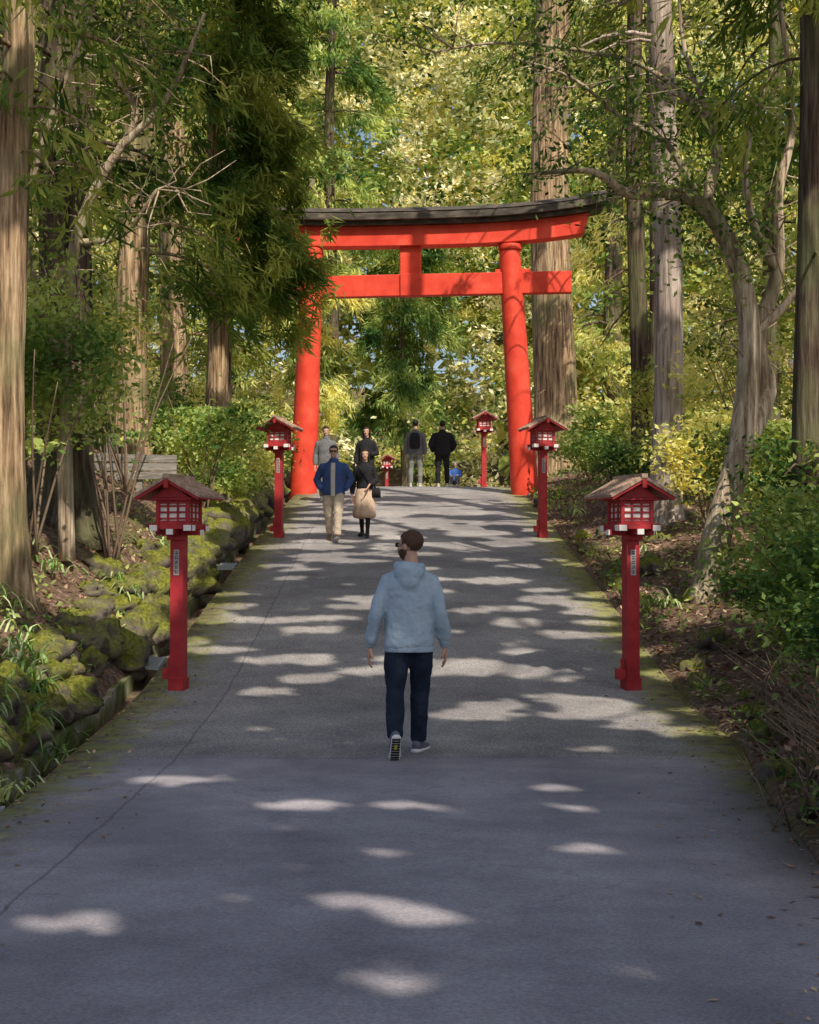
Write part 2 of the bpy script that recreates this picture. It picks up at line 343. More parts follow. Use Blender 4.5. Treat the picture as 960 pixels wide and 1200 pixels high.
def twigs(g,P,n,L,r,mi=0,up=.3):
    tips=[]
    for i in range(n):
        p=P[random.randrange(len(P)//4,len(P))]; d=Vector((random.gauss(0,1),random.gauss(0,1),random.gauss(up,.6))).normalized(); l=L*random.uniform(.5,1.2)
        q1=p+d*l*.5+Vector((random.gauss(0,.08),random.gauss(0,.08),random.gauss(0,.08)))*l; d2=(d+Vector((random.gauss(0,.5),random.gauss(0,.5),random.gauss(0,.4)))).normalized(); q2=q1+d2*l*.5
        g.add(*tube([list(p),list(q1),list(q2)],[r,r*.65,r*.25],5),mi); tips+= [q1,q2]
    return tips
# ---- left side trees
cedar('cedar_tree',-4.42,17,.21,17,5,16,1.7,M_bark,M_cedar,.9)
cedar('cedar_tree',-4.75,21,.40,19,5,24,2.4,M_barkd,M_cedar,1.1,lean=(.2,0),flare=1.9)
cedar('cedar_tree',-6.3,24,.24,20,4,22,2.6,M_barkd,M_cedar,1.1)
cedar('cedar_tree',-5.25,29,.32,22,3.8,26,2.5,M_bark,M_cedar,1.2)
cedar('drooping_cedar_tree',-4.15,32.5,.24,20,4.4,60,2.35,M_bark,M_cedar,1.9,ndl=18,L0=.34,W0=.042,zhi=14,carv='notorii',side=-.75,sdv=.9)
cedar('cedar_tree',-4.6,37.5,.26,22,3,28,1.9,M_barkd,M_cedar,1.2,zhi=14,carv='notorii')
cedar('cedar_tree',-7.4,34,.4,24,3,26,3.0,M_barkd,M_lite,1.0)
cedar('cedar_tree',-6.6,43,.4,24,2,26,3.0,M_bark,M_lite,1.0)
# ---- right side trees
cedar('cedar_tree',4.4,46,.68,26,13,12,3.0,M_bark,M_cedar,.9,lean=(-.2,0),flare=1.5)
cedar('cedar_tree',5.1,34,.22,22,8,16,2.2,M_barkd,M_cedar,.9)
cedar('cedar_tree',4.68,28,.28,22,7.5,16,2.2,M_barkp,M_cedar,1.3,lean=(-.1,0))
cedar('cedar_tree',4.95,19,.20,18,7.2,9,1.6,M_barkd,M_cedar,1.0)
cedar('cedar_tree',7.4,31,.18,22,4,20,2.4,M_barkd,M_lite,.9)
cedar('cedar_tree',6.9,43,.26,24,5,22,2.8,M_barkd,M_lite,1.0)
cedar('slender_tree',7.0,24,.12,16,4,12,1.7,M_barkd,M_broad,.9)
# twisted tree (right)
g=Geo()
A=limb(g,[(3.85,20.3,H(4,20.5)-.2),(4.1,20.4,2.0),(4.42,20.5,3.1),(4.58,20.6,4.6),(4.35,20.5,5.7),(3.9,20.4,6.35),(3.4,20.3,6.5),(2.9,20.2,6.45),(2.4,20.0,6.7),(1.7,19.9,6.65)],.22,.025,n=12)
B=limb(g,[(4.45,20.5,3.1),(4.85,20.8,3.9),(4.72,20.8,4.6),(4.98,20.7,5.5),(5.0,20.7,6.6),(5.2,20.7,7.6),(5.0,20.7,9.5)],.16,.03,n=10)
C_=limb(g,[(4.35,20.5,5.7),(4.05,20.7,6.5),(4.2,20.9,7.4),(3.8,21,8.6),(3.7,21,10)],.09,.015)
D_=limb(g,[(4.98,20.7,5.5),(4.6,20.5,6.2),(4.5,20.4,7),(4.85,20.3,8.2)],.08,.015)
E_=limb(g,[(3.9,20.4,6.35),(3.5,20.6,7.2),(2.9,20.7,7.6),(2.2,20.8,8.2),(1.4,20.9,8.5)],.06,.01)
F_=limb(g,[(4.58,20.6,4.6),(5.1,20.5,5.1),(5.6,20.3,5.9),(6.2,20.1,6.4)],.07,.015)
G_=limb(g,[(4.05,20.7,6.5),(4.2,20.9,7.4),(3.4,21.2,8.4),(2.4,21.5,8.8),(1.2,21.8,9.0),(.2,22,8.9)],.06,.01)
tips=[]
for P,n_ in ((A,44),(B,28),(C_,26),(D_,18),(E_,34),(F_,18),(G_,40)): tips+=twigs(g,P,n_,.9,.014)
T=np.array([list(t) for t in tips]); T=T[T[:,2]>5.4]
n_=8000; k=rng.integers(0,len(T),n_); Cn=T[k]+rng.normal(size=(n_,3))*.19; Nn=nrm(rng.normal(size=(n_,3))+[0,0,.6]); L=.10*rng.uniform(.7,1.3,n_)
addleaves(g,Cn,nrm(np.cross(Nn,rng.normal(size=(n_,3)))),Nn,L,L*.5,1,rng.random(n_))
g.obj('twisted_tree',[M_barkt,M_broad])
# twisted tree (left)
g=Geo(); A=limb(g,[(-4.3,19.3,1.6),(-4.35,19.3,4),(-4.2,19.2,5.6),(-3.7,19,6.6),(-3.0,18.8,7.3),(-2.5,18.6,8.3)],.11,.02,n=10)
B=limb(g,[(-4.35,19.3,4),(-4.8,19,5.6),(-4.5,18.8,6.8),(-4.0,18.6,8)],.08,.02); C_=limb(g,[(-3.7,19,6.6),(-3.4,19,7.2),(-3.7,19,7.8),(-3.4,19,8.8)],.05,.012)
D_=limb(g,[(-4.2,19.2,5.6),(-3.6,19.2,5.7),(-3.1,18.9,6.2),(-2.8,18.6,6.1)],.05,.01)
tips=[]
for P,n_ in ((A,44),(B,36),(C_,26),(D_,26)): tips+=twigs(g,P,n_,.9,.012)
T=np.array([list(t) for t in tips]); n_=8000; k=rng.integers(0,len(T),n_); Cn=T[k]+rng.normal(size=(n_,3))*.24; Nn=nrm(rng.normal(size=(n_,3))+[0,0,.6]); L=.10*rng.uniform(.7,1.3,n_)
addleaves(g,Cn,nrm(np.cross(Nn,rng.normal(size=(n_,3)))),Nn,L,L*.5,1,rng.random(n_))
g.obj('twisted_tree',[M_barkt,M_broad])
# ------------------------------------------------------------------ shrubs
def shrub(name,c,rad,n,size,leaf,stems=8,clump=.22,base=None):
    g=Geo(); bz=H(c[0],c[1]) if base is None else base
    for i in range(stems):
        a=random.random()*6.28; e=np.array(c)+np.array([math.cos(a)*rad[0]*.7,math.sin(a)*rad[1]*.7,random.uniform(-.3,.6)*rad[2]])
        limb(g,[(c[0]+random.uniform(-.1,.1),c[1]+random.uniform(-.1,.1),bz-.1),tuple((np.array([c[0],c[1],bz])+e)/2+[0,0,.2*rad[2]]),tuple(e)],.022,.006,n=5,sub=3)
    broad(g,c,rad,n,size,1,clump)
    return g.obj(name,[M_twig,leaf])
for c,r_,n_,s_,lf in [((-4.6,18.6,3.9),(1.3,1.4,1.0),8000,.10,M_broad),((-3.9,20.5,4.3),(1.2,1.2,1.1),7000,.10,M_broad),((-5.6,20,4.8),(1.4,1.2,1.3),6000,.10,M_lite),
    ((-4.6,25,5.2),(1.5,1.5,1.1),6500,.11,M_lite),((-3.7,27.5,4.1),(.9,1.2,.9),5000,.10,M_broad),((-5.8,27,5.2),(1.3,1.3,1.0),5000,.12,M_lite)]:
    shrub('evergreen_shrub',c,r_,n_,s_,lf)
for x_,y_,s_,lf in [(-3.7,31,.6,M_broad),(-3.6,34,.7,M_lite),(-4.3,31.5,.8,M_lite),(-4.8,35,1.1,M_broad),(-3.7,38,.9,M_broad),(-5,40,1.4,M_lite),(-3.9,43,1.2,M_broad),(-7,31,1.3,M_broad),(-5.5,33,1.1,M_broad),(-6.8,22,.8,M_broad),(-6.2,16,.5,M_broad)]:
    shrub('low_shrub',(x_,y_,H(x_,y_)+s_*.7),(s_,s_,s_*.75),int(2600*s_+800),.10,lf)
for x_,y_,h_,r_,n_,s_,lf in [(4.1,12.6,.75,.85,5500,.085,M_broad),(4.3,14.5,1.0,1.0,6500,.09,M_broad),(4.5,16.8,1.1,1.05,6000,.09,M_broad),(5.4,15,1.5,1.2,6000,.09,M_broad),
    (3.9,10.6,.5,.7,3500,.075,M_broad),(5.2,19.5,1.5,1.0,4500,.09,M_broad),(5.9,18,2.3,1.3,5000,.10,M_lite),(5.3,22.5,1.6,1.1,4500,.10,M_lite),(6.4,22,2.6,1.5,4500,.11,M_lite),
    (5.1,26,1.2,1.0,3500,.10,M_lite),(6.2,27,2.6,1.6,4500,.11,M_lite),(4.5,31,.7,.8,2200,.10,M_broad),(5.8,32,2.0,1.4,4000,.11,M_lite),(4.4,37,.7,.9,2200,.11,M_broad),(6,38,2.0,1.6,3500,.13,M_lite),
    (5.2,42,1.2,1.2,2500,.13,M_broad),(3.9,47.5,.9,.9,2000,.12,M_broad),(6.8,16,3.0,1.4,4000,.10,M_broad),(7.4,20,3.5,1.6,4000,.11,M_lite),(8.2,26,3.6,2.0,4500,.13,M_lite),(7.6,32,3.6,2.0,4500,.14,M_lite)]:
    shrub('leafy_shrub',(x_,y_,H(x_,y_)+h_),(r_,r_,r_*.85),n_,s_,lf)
for (x_,y_) in ((2.8,9.3),(3.2,11.0),(3.45,12.9),(2.7,8.2),(3.05,10.1),(3.5,11.9)):
    g=Geo()
    for i in range(110):
        bx,by=x_+random.gauss(0,.2),y_+random.gauss(0,.4); bz=H(bx,by); a=random.random()*6.28; l=random.uniform(.4,.95)
        p0=Vector((bx,by,bz-.02)); p1=p0+Vector((math.cos(a)*.25*l,math.sin(a)*.25*l,.5*l)); p2=p1+Vector((math.cos(a)*.4*l+random.gauss(0,.1),math.sin(a)*.4*l,.3*l))
        g.add(*tube([list(p0),list(p1),list(p2)],[.006,.004,.002],4),0)
    broad(g,(x_+.1,y_,H(x_,y_)+.33),(.4,.6,.3),1600,.06,1,.12); broad(g,(x_+.25,y_,H(x_,y_)+.5),(.4,.5,.3),1300,.065,2,.12)
    g.obj('dry_brush',[M_twig,M_litter,M_broad])
for (x_,y_,n_,ls) in ((-3.15,11.4,80,1.1),(-3.2,12.9,90,1.2),(-3.35,13.9,60,1.2),(-3.6,12.3,50,1.1),(-3.7,14.6,50,1.1),(-4.3,15.6,40,1),(-3.6,19.5,40,1),(-4.4,18.5,30,1),(3.25,20,25,1),(3.4,24,25,1),(-3.5,23,40,1),(3.3,31,20,1)):
    g=Geo()
    for i in range(n_):
        a=random.random()*6.28; l=random.uniform(.25,.5)*ls; bx,by=x_+random.gauss(0,.13),y_+random.gauss(0,.22); bz=H(bx,by)+.12; o=np.array([math.cos(a),math.sin(a),0]); sd=np.array([-o[1],o[0],0])*.013
        P=[np.array([bx,by,bz])+o*l*.7*t+np.array([0,0,l*(1.3*t-1.25*t*t)]) for t in (0,.3,.6,.85,1)]
        V=[];W=[1,1,.9,.6,.1]
        for p,w in zip(P,W): V+=[p-sd*w,p+sd*w]
        g.add(np.array(V),[[2*k,2*k+1,2*k+3,2*k+2] for k in range(4)],0,random.random())
    g.obj('strap_leaf_plant',[M_grass])
# ground cover + litter
g=Geo(); n_=34000
def scat(n):
    y_=rng.uniform(6,46,n); d=rng.random(n)**1.4*5
    left=rng.random(n)<.6; x_=np.where(left,eL(y_)-.45-d,eR(y_)+.08+d); return x_,y_
x_,y_=scat(n_); z_=hgt(x_,y_)+.015; Nn=nrm(rng.normal(size=(n_,3))*.45+[0,0,1]); L=rng.uniform(.05,.12,n_)
addleaves(g,np.stack([x_,y_,z_],1),nrm(np.cross(Nn,rng.normal(size=(n_,3)))),Nn,L,L*.45,0,rng.random(n_),False)
n_=2600; y_=rng.uniform(5,44,n_); s_=rng.random(n_)<.5; e=rng.random(n_)**3.5*.9; x_=np.where(s_,eL(y_)+.02+e,eR(y_)-.02-e); z_=np.array([RZf(a,b_) for a,b_ in zip(x_,y_)])+.008
Nn=nrm(rng.normal(size=(n_,3))*.2+[0,0,1]); L=rng.uniform(.025,.06,n_); addleaves(g,np.stack([x_,y_,z_],1),nrm(np.cross(Nn,rng.normal(size=(n_,3)))),Nn,L,L*.5,0,rng.random(n_),False)
g.obj('leaf_litter',[M_litter])
g=Geo(); n_=22000; x_,y_=scat(n_); k=vn(x_,y_,.9)>.0; x_,y_=x_[k],y_[k]; n_=len(x_); z_=hgt(x_,y_)+rng.uniform(.03,.2,n_); Nn=nrm(rng.normal(size=(n_,3))*.7+[0,0,.6]); L=rng.uniform(.05,.11,n_)
addleaves(g,np.stack([x_,y_,z_],1),nrm(np.cross(Nn,rng.normal(size=(n_,3)))),Nn,L,L*.45,0,rng.random(n_),False)
g.obj('ground_cover_plants',[M_broad])
# ------------------------------------------------------------------ mossy rocks
m,nt,out=newmat('mossy_rock'); b=N(nt,'ShaderNodeBsdfPrincipled'); b.inputs['Roughness'].default_value=.95; b.inputs['Specular IOR Level'].default_value=.1
n1=noise_n(nt,6,7); r1=ramp(nt,[(.3,(.06,.05,.05)),(.7,(.34,.28,.24))],n1.outputs[0]); n2=noise_n(nt,3.0,7); ge=N(nt,'ShaderNodeNewGeometry'); sp=N(nt,'ShaderNodeSeparateXYZ'); nt.links.new(ge.outputs['Normal'],sp.inputs[0])
f=mathn(nt,'ADD',mathn(nt,'MULTIPLY',sp.outputs[2],.7),mathn(nt,'MULTIPLY_ADD',n2.outputs[0],4,-1.7),clamp=True)
mo=ramp(nt,[(.3,(.08,.10,.018)),(.7,(.38,.38,.065))],noise_n(nt,25,5).outputs[0]); nt.links.new(mixc(nt,f,r1.outputs[0],mo.outputs[0]),b.inputs['Base Color'])
bp=N(nt,'ShaderNodeBump'); bp.inputs['Strength'].default_value=1; bp.inputs['Distance'].default_value=.05; nt.links.new(noise_n(nt,18,8,rough=.8).outputs[0],bp.inputs['Height']); nt.links.new(bp.outputs[0],b.inputs['Normal']); nt.links.new(b.outputs[0],out.inputs[0]); M_rock=m
def rock(g,x,y,z,r):
    v,f=sph((0,0,0),1,22,14); o=Vector((random.uniform(0,99),)*3)
    d=np.array([1+.6*noise.noise(Vector(p)*1.1+o)+.34*noise.noise(Vector(p)*2.7+o)+.14*noise.noise(Vector(p)*7+o) for p in v]); v=v*d[:,None]
    v=v*np.array([r*random.uniform(.8,1.3),r*random.uniform(.9,1.5),r*random.uniform(.65,.95)])@rotm(random.uniform(-.4,.4),random.uniform(-.4,.4),random.random()*6).T+[x,y,z]; g.add(v,f,0)
g=Geo(); y_=8.6
while y_<43:
    near=y_<22
    for row,(dx,dz) in enumerate(((.50,.06),(.70,.30),(.95,.52))):
        if row==2 and random.random()<(.65 if near else .4): continue
        if random.random()<.08: continue
        r=random.uniform(.11,.27)*(1.1 if row==0 else .9)*(1 if near else 1.25); xx=float(eL(y_))-dx-random.uniform(-.06,.18); yv=y_+random.uniform(-.16,.16)
        rock(g,xx,yv,H(xx,yv)+.02+random.uniform(-.06,.04),r)
    y_+=random.uniform(.24,.42)
g.obj('mossy_boulder_wall',[M_rock])
g=Geo(); y_=9
while y_<43:
    if random.random()<.75: rock(g,float(eR(y_))+random.uniform(.12,.55),y_,H(3.3,y_)-.04,random.uniform(.07,.17))
    if random.random()<.2: rock(g,float(eR(y_))+random.uniform(.6,1.4),y_,H(3.9,y_),random.uniform(.1,.25))
    y_+=random.uniform(.3,.7)
g.obj('edge_stones',[M_rock])
# ------------------------------------------------------------------ wooden fence (left)
M_wood=pbr('weathered_wood',[(.3,(.13,.115,.10)),(.7,(.36,.33,.29))],4,.9,.5,30,sc=(1,6,6))
g=Geo()
for i in range(4):
    px=-5.5+i*.5; g.add(*box((px,25.6,H(px,25.6)+.25),(.1,.1,.85)),0,.5,False)
for k in range(3):
    z_=H(-4.7,25.6)+.08+k*.15; g.add(*xf(box((0,0,0),(1.75,.04,.125),rotm(ry=.02*(k-1))),None,(-4.75,25.53,z_+.05)),0,.5,False)
g.obj('wooden_fence',[M_wood])
# ------------------------------------------------------------------ TORII
M_red=pbr('vermilion_paint',[(.3,(.60,.046,.025)),(.55,(.74,.068,.036)),(.8,(.82,.12,.07))],2.6,.6,.25,18,spec=.25,bdist=.01)
M_blk=pbr('weathered_black_roof',[(.3,(.03,.027,.023)),(.55,(.09,.075,.06)),(.75,(.22,.18,.14))],5,.85,.5,20,sc=(.6,2,2))
def ribbeam(g,xs,zc,hz,hy,mi,ends=0.0):
    V=[];n=len(xs)
    for i,x in enumerate(xs):
        z=zc(x)
        for (a,b_) in ((-1,-1),(1,-1),(1,1),(-1,1)):
            e=ends*(1 if x>0 else -1)*(b_) if i in (0,n-1) else 0
            V.append([x+e,a*hy,z+b_*hz])
    F=[[4*i+k,4*i+(k+1)%4,4*(i+1)+(k+1)%4,4*(i+1)+k] for i in range(n-1) for k in range(4)]+[[3,2,1,0],[4*(n-1)+k for k in range(4)]]
    g.add(V,F,mi,.5,False)
g=Geo()
for sx in (-1,1):
    zz=np.linspace(-.3,6.15,16); pts=[(sx*(2.77-.30*(z/6.1)),0,z) for z in zz]; rr=[.345-.085*(z/6.15) for z in zz]
    g.add(*tube(pts,rr,32,ref=(0,1,0)),0)
    g.add(*tube([(sx*2.49,0,6.02),(sx*2.49,0,6.16)],[.30,.30],32),0)
    for k in (-1,1): g.add(*box((sx*2.545+k*.33,0,5.50),(.22,.16,.09)),0,.5,False)
xs=np.linspace(-4.0,4.0,9); ribbeam(g,xs,lambda x:5.19,.27,.14,0)
g.add(*box((0,0,5.80),(.52,.22,.72)),0,.5,False); g.add(*box((0,-.02,5.19),(.52,.36,.56)),0,.5,False)
cur=lambda x:.0022*abs(x)**3.1
xs=np.linspace(-4.40,4.40,31); ribbeam(g,xs,lambda x:6.41+cur(x),.25,.24,0,.07)
xs=np.linspace(-4.8,4.8,35); ribbeam(g,xs,lambda x:6.715+cur(x)*1.05,.05,.40,1,.03)
ribbeam(g,np.linspace(-4.9,4.9,35),lambda x:6.86+cur(x)*1.1,.095,.52,1,.06)
V=[];F=[]
xs=np.linspace(-4.88,4.88,35)
for i,x in enumerate(xs):
    z=6.957+cur(x)*1.1; V+=[[x,-.55,z],[x,-.06,z+.2],[x,.06,z+.2],[x,.55,z]]
for i in range(34):
    for k in range(4): F.append([4*i+k,4*(i+1)+k,4*(i+1)+(k+1)%4,4*i+(k+1)%4])
F+= [[0,1,2,3],[139,138,137,136]]
g.add(V,F,1,.5,False)
o=g.obj('torii_gate',[M_red,M_blk],loc=(.1,38.3,float(zr(38.3))+.03)); o.rotation_euler=(0,math.radians(-.7),math.radians(-3))
bv=o.modifiers.new('b','BEVEL'); bv.width=.015; bv.segments=2; bv.limit_method='ANGLE'; bv.angle_limit=math.radians(50)
# ------------------------------------------------------------------ LANTERN POSTS
M_lred=pbr('lantern_red_paint',[(.3,(.30,.020,.028)),(.6,(.42,.032,.038)),(.8,(.50,.085,.07))],6,.55,.25,30,spec=.3)
M_white=plain('paper_white',(.80,.78,.76),.6,.06)
M_plate=plain('name_plate_grey',(.36,.33,.33),.6,.2,30)
M_roofw=pbr('lantern_roof_wood',[(.3,(.22,.14,.10)),(.7,(.55,.40,.30))],5,.85,.5,30,sc=(5,1,1))
M_ink=plain('ink_black',(.02,.02,.02),.6)
def lantern(x,y,rz,plate=True):
    g=Geo(); B=lambda c,s,mi=0,R=None: g.add(*box(c,s,R),mi,.5,False)
    B((0,0,.74),(.14,.14,1.78)); B((0,0,.06),(.17,.17,.14)); B((-.12,.0,.17),(.09,.09,.11)); B((-.1,.0,.27),(.03,.03,.12))
    B((0,-.055,1.60),(.20,.09,.05));B((0,0,1.655),(.50,.08,.06)); B((0,0,1.660),(.078,.50,.062))
    for s in (-1,1):
        B((s*.2575,0,1.655),(.015,.076,.056),1); B((0,s*.2575,1.66),(.074,.015,.058),1)
    B((0,0,1.715),(.44,.44,.05))
    for s in (-1,1):
        for t in (-1,1):
            B((s*.19,t*.19,1.705),(.10,.10,.075)); B((s*.19,t*.2415,1.70),(.085,.003,.06),1); B((s*.2415,t*.19,1.70),(.003,.085,.06),1)
            B((s*.165,t*.165,1.87),(.04,.04,.26))
    B((0,0,1.865),(.315,.315,.245),1)
    for a in range(4):
        R=rotm(rz=a*math.pi/2)
        for u in (-.055,.055): g.add(*xf(box((u,-.166,1.865),(.022,.016,.245)),R),0,.5,False)
        for w in (1.80,1.865,1.93): g.add(*xf(box((0,-.164,w),(.30,.013,.020)),R),0,.5,False)
        g.add(*xf(box((0,-.168,1.758),(.29,.02,.04)),R),0,.5,False); g.add(*xf(box((0,-.168,1.975),(.29,.02,.04)),R),0,.5,False)
    B((0,0,2.005),(.44,.44,.03))
    for s in (-1,1):
        a=math.atan2(.2,.37); R=rotm(ry=s*a)
        g.add(*box((s*.185,0,2.125),(.42,.72,.03),R),2,.5,False)
        for e in (-1,1): g.add(*box((s*.178,e*.335,2.100),(.40,.022,.04),R),0,.5,False)
        g.add(*box((s*.185,0,2.100),(.40,.66,.018),R),0,.5,False)
        for k in range(9): g.add(*box((s*.187,-.32+.08*k,2.145),(.42,.012,.012),R),2,.5,False)
    B((0,0,2.238),(.07,.74,.045),2)
    for e in (-1,1):
        V=[[-.2,e*.23,2.02],[.2,e*.23,2.02],[0,e*.23,2.17]]; V+=[[p[0],e*.21,p[2]] for p in V]
        g.add(V,[[0,1,2],[5,4,3],[0,3,4,1],[1,4,5,2],[2,5,3,0]],0,.5,False); B((0,e*.357,2.16),(.05,.02,.09),0)
    if plate:
        B((0,-.073,1.34),(.062,.004,.27),4)
        for k in range(5):
            zc=1.44-k*.05
            for (dx,dz,w,h) in ((0,.012,.045,.006),(0,-.008,.036,.006),(random.uniform(-.012,.012),0,.006,.036),(random.uniform(-.018,.018),-.01,.006,.02)): B((dx,-.0755,zc+dz),(w,.002,h),3)
    o=g.obj('lantern_post',[M_lred,M_white,M_roofw,M_ink,M_plate],loc=(x,y,float(zr(y)) if abs(x)<2.6 else H(x,y))); o.rotation_euler=(0,0,rz)
    bv=o.modifiers.new('b','BEVEL'); bv.width=.003; bv.limit_method='ANGLE'
    return o
lantern(-2.43,16.2,math.radians(-14)); lantern(2.33,16.2,math.radians(16)); lantern(-2.43,28.6,math.radians(-10)); lantern(2.48,28.6,math.radians(12))
lantern(2.18,45,.1); lantern(-.98,66,.1)
# ------------------------------------------------------------------ PEOPLE
tex=bpy.data.textures.new('folds','CLOUDS'); tex.noise_scale=.13; tex.noise_depth=2
def fin(o,vox=.012,sm=5,fold=0):
    r=o.modifiers.new('r','REMESH'); r.mode='VOXEL'; r.voxel_size=vox; r.use_smooth_shade=True
    s=o.modifiers.new('s','SMOOTH'); s.factor=.5; s.iterations=sm
    if fold:
        d=o.modifiers.new('d','DISPLACE'); d.texture=tex; d.strength=fold; d.mid_level=.5; d.texture_coords='LOCAL'
def cloth(name,c,var=.12): return plain(name,c,.9,var,7,.6,26,spec=.08,bdist=.02)
M_skin=plain('skin',(.55,.32,.23),.55,.08,30); M_eye=plain('eye_white',(.7,.7,.7),.3,.02); M_lip=plain('lips',(.42,.14,.12),.5,.05)
M_dark=plain('dark_glass',(.01,.01,.012),.15,.05,spec=.6); M_sole=plain('white_sole',(.72,.72,.72),.7,.1)
def segs(P,R,k=3):
    P=np.array(P,float); out=[];rr=[]
    for i in range(len(P)-1):
        for j in range(k):
            t=j/k; out.append(P[i]*(1-t)+P[i+1]*t); a=np.array(R[i])*(1-t)+np.array(R[i+1])*t; rr.append(tuple(a) if a.ndim else float(a))
    out.append(P[-1]); rr.append(R[-1]); return out,rr
def hand(g,wr,dirv,palmn,sgn):
    z=nrm(dirv); y=nrm(np.array(palmn)-z*np.dot(palmn,z)); x=np.cross(y,z)*sgn
    R=np.stack([x,y,z],1)
    def T(P): return [R@np.array(p)+np.array(wr) for p in P]
    g.add(*tube(T([(0,0,-.05),(0,0,0),(.002,0,.03),(.002,0,.07),(.0,.004,.098)]),[(.024,.019),(.026,.019),(.036,.017),(.041,.016),(.037,.013)],12,ref=y),0)
    for k,(fx,L) in enumerate(((.030,.072),(.010,.082),(-.010,.077),(-.029,.060))):
        P=[(fx,0,.085),(fx*1.06,.004,.098+L*.35),(fx*1.08,.018,.098+L*.68),(fx*1.05,.036,.098+L*.92)]
        g.add(*tube(T(P),[.0098,.0092,.0085,.0068],8,ref=x),0)
    g.add(*tube(T([(.022,.004,.018),(.046,.012,.042),(.058,.018,.066),(.060,.026,.088)]),[.015,.0125,.0105,.008],8,ref=y),0)
def person(name,x,y,yaw,ht,sp):
    k=ht/1.8; e=bpy.data.objects.new(name,None); scene.collection.objects.link(e); e.location=(x,y,RZf(x,y)+sp.get('lift',0)); e.rotation_euler=(0,0,yaw); e.scale=(k,k,k); e.empty_display_size=.3
    J=dict(sp.get('J',{})); dz=sp.get('drop',0); fat=sp.get('fat',1)
    def j(n,d): return np.array(J.get(n,d),float)
    hipz=.93-dz
    legs=[]
    for s,n in ((-1,'L'),(1,'R')):
        legs.append((np.array([s*.095,0,hipz]),j('knee'+n,(s*.10,.03,.50)),j('ank'+n,(s*.10,-.01,.09)),s,n))
    lw=sp.get('lw',1.)
    if not sp.get('skirt'):
        g=Geo()
        for h,kn,an,s,n in legs:
            mid1=(h+kn)/2+np.array([0,.012,0]); mid2=(kn+an)/2+np.array([0,-.018,0])
            P=[h+[0,0,.02],mid1,kn,mid2,an]; g.add(*tube(*segs(P,[.102,.094*lw,.072*lw,.070*lw,.058*lw],3),n=16,ref=(0,1,0) if dz==0 else (.1,.2,1)),0)
        g.add(*tube([(0,0,hipz-.10),(0,-.01,hipz-.04),(0,-.01,hipz+.04),(0,0,hipz+.12)],[(.12,.09),(.185,.125),(.18,.12),(.165,.11)],20,ref=(0,1,0)),0)
        fin(g.obj('trousers',[sp['pants']],e),.013,5,.026)
    else:
        g=Geo(); zb=sp.get('skirtz',.3)
        for h,kn,an,s,n in legs: g.add(*tube(*segs([kn+[0,0,.1],kn,(kn+an)/2+[0,-.02,0],an],[.07,.055,.052,.036]),n=12,ref=(0,1,0)),0)
        fin(g.obj('legs',[sp.get('legm',M_dark)],e),.012,4)
        v,f=tube([(0,0,1.03),(0,0,.93),(0,0,.7),(0,.02,.48),(0,.03,zb)],[(.155,.11),(.19,.13),(.215,.165),(.235,.20),(.26,.23)],48,ref=(0,1,0))
        a=np.arctan2(v[:,1],v[:,0]); w=np.clip((1.0-v[:,2])/.7,0,1)*.05; v=np.array(v); rr=1+w*np.sin(a*9)+w*.5*np.sin(a*14+1); v[:,0]*=rr; v[:,1]*=rr
        g=Geo(); g.add(v,f,0); o=g.obj('skirt',[sp['skirt']],e); sm=o.modifiers.new('s','SUBSURF'); sm.levels=1; sm.render_levels=1
    for h,kn,an,s,n in legs:
        pitch=J.get('pitch'+n,0.); toe=J.get('toe'+n,s*.12)
        R=rotm(rz=-toe)@rotm(rx=pitch)
        F0=lambda P:[R@(np.array(p)-np.array([0,0,.09]))+an for p in P]
        g=Geo(); up=R@np.array([0,0,1.])
        g.add(*tube(F0([(0,-.075,.05),(0,-.055,.055),(0,.0,.06),(0,.06,.052),(0,.12,.042),(0,.175,.036),(0,.195,.034)]),[(.022,.028),(.036,.042),(.040,.052),(.043,.042),(.048,.030),(.038,.022),(.018,.012)],14,ref=up),0)
        g.add(*tube(F0([(0,-.01,.05),(0,-.012,.10),(0,-.012,.125)]),[.042,.043,.044],14,ref=R@np.array([0,1.,0])),0)
        fin(g.obj('shoe',[sp['shoe']],e),.007,3)
        g=Geo(); P=[(0,-.088,.014),(0,-.07,.014),(0,0,.013),(0,.07,.013),(0,.13,.013),(0,.18,.016),(0,.204,.02)]
        g.add(*tube(F0(P),[(.022,.013),(.038,.016),(.040,.014),(.044,.014),(.050,.014),(.042,.013),(.018,.009)],16,ref=up,power=.7),0); o=g.obj('sole',[sp.get('sole',M_sole)],e)
        if sp.get('tread'):
            g=Geo()
            for q_ in range(9): g.add(*xf(box((0,-.06+q_*.028,-.0905),(.066,.018,.008)),R,an),0,.5,False)
            g.add(*xf(box((0,.02,-.093),(.02,.05,.008)),R,an),1,.5,False)
            g.obj('tread',[M_ink,plain('yellow_rubber',(.6,.55,.05),.6)],e)
    hem=sp.get('hem',.86)-dz; W=sp.get('w',1.)*fat; sw=sp.get('sw',.185)
    g=Geo(); tilt=sp.get('tilt',0.)
    rings=[(hem,.186,.132),(hem+.035,.194,.14),(1.0-dz,.194,.140),(1.14-dz,.190,.136),(1.27-dz,.198,.137),(1.36-dz,.200,.132),(1.42-dz,.184,.118),(1.465-dz,.140,.10),(1.50-dz,.09,.082),(1.535-dz,.072,.072)]
    rings=[r for i,r in enumerate(rings) if i<2 or r[0]>hem+.06]
    g.add(*tube([(0,-.01+tilt*(z-hem),z) for z,_,_ in rings],[(a*W,b_*W) for _,a,b_ in rings],28,ref=(0,1,0),power=.9),0)
    aw=sp.get('aw',1.)
    hands=[]
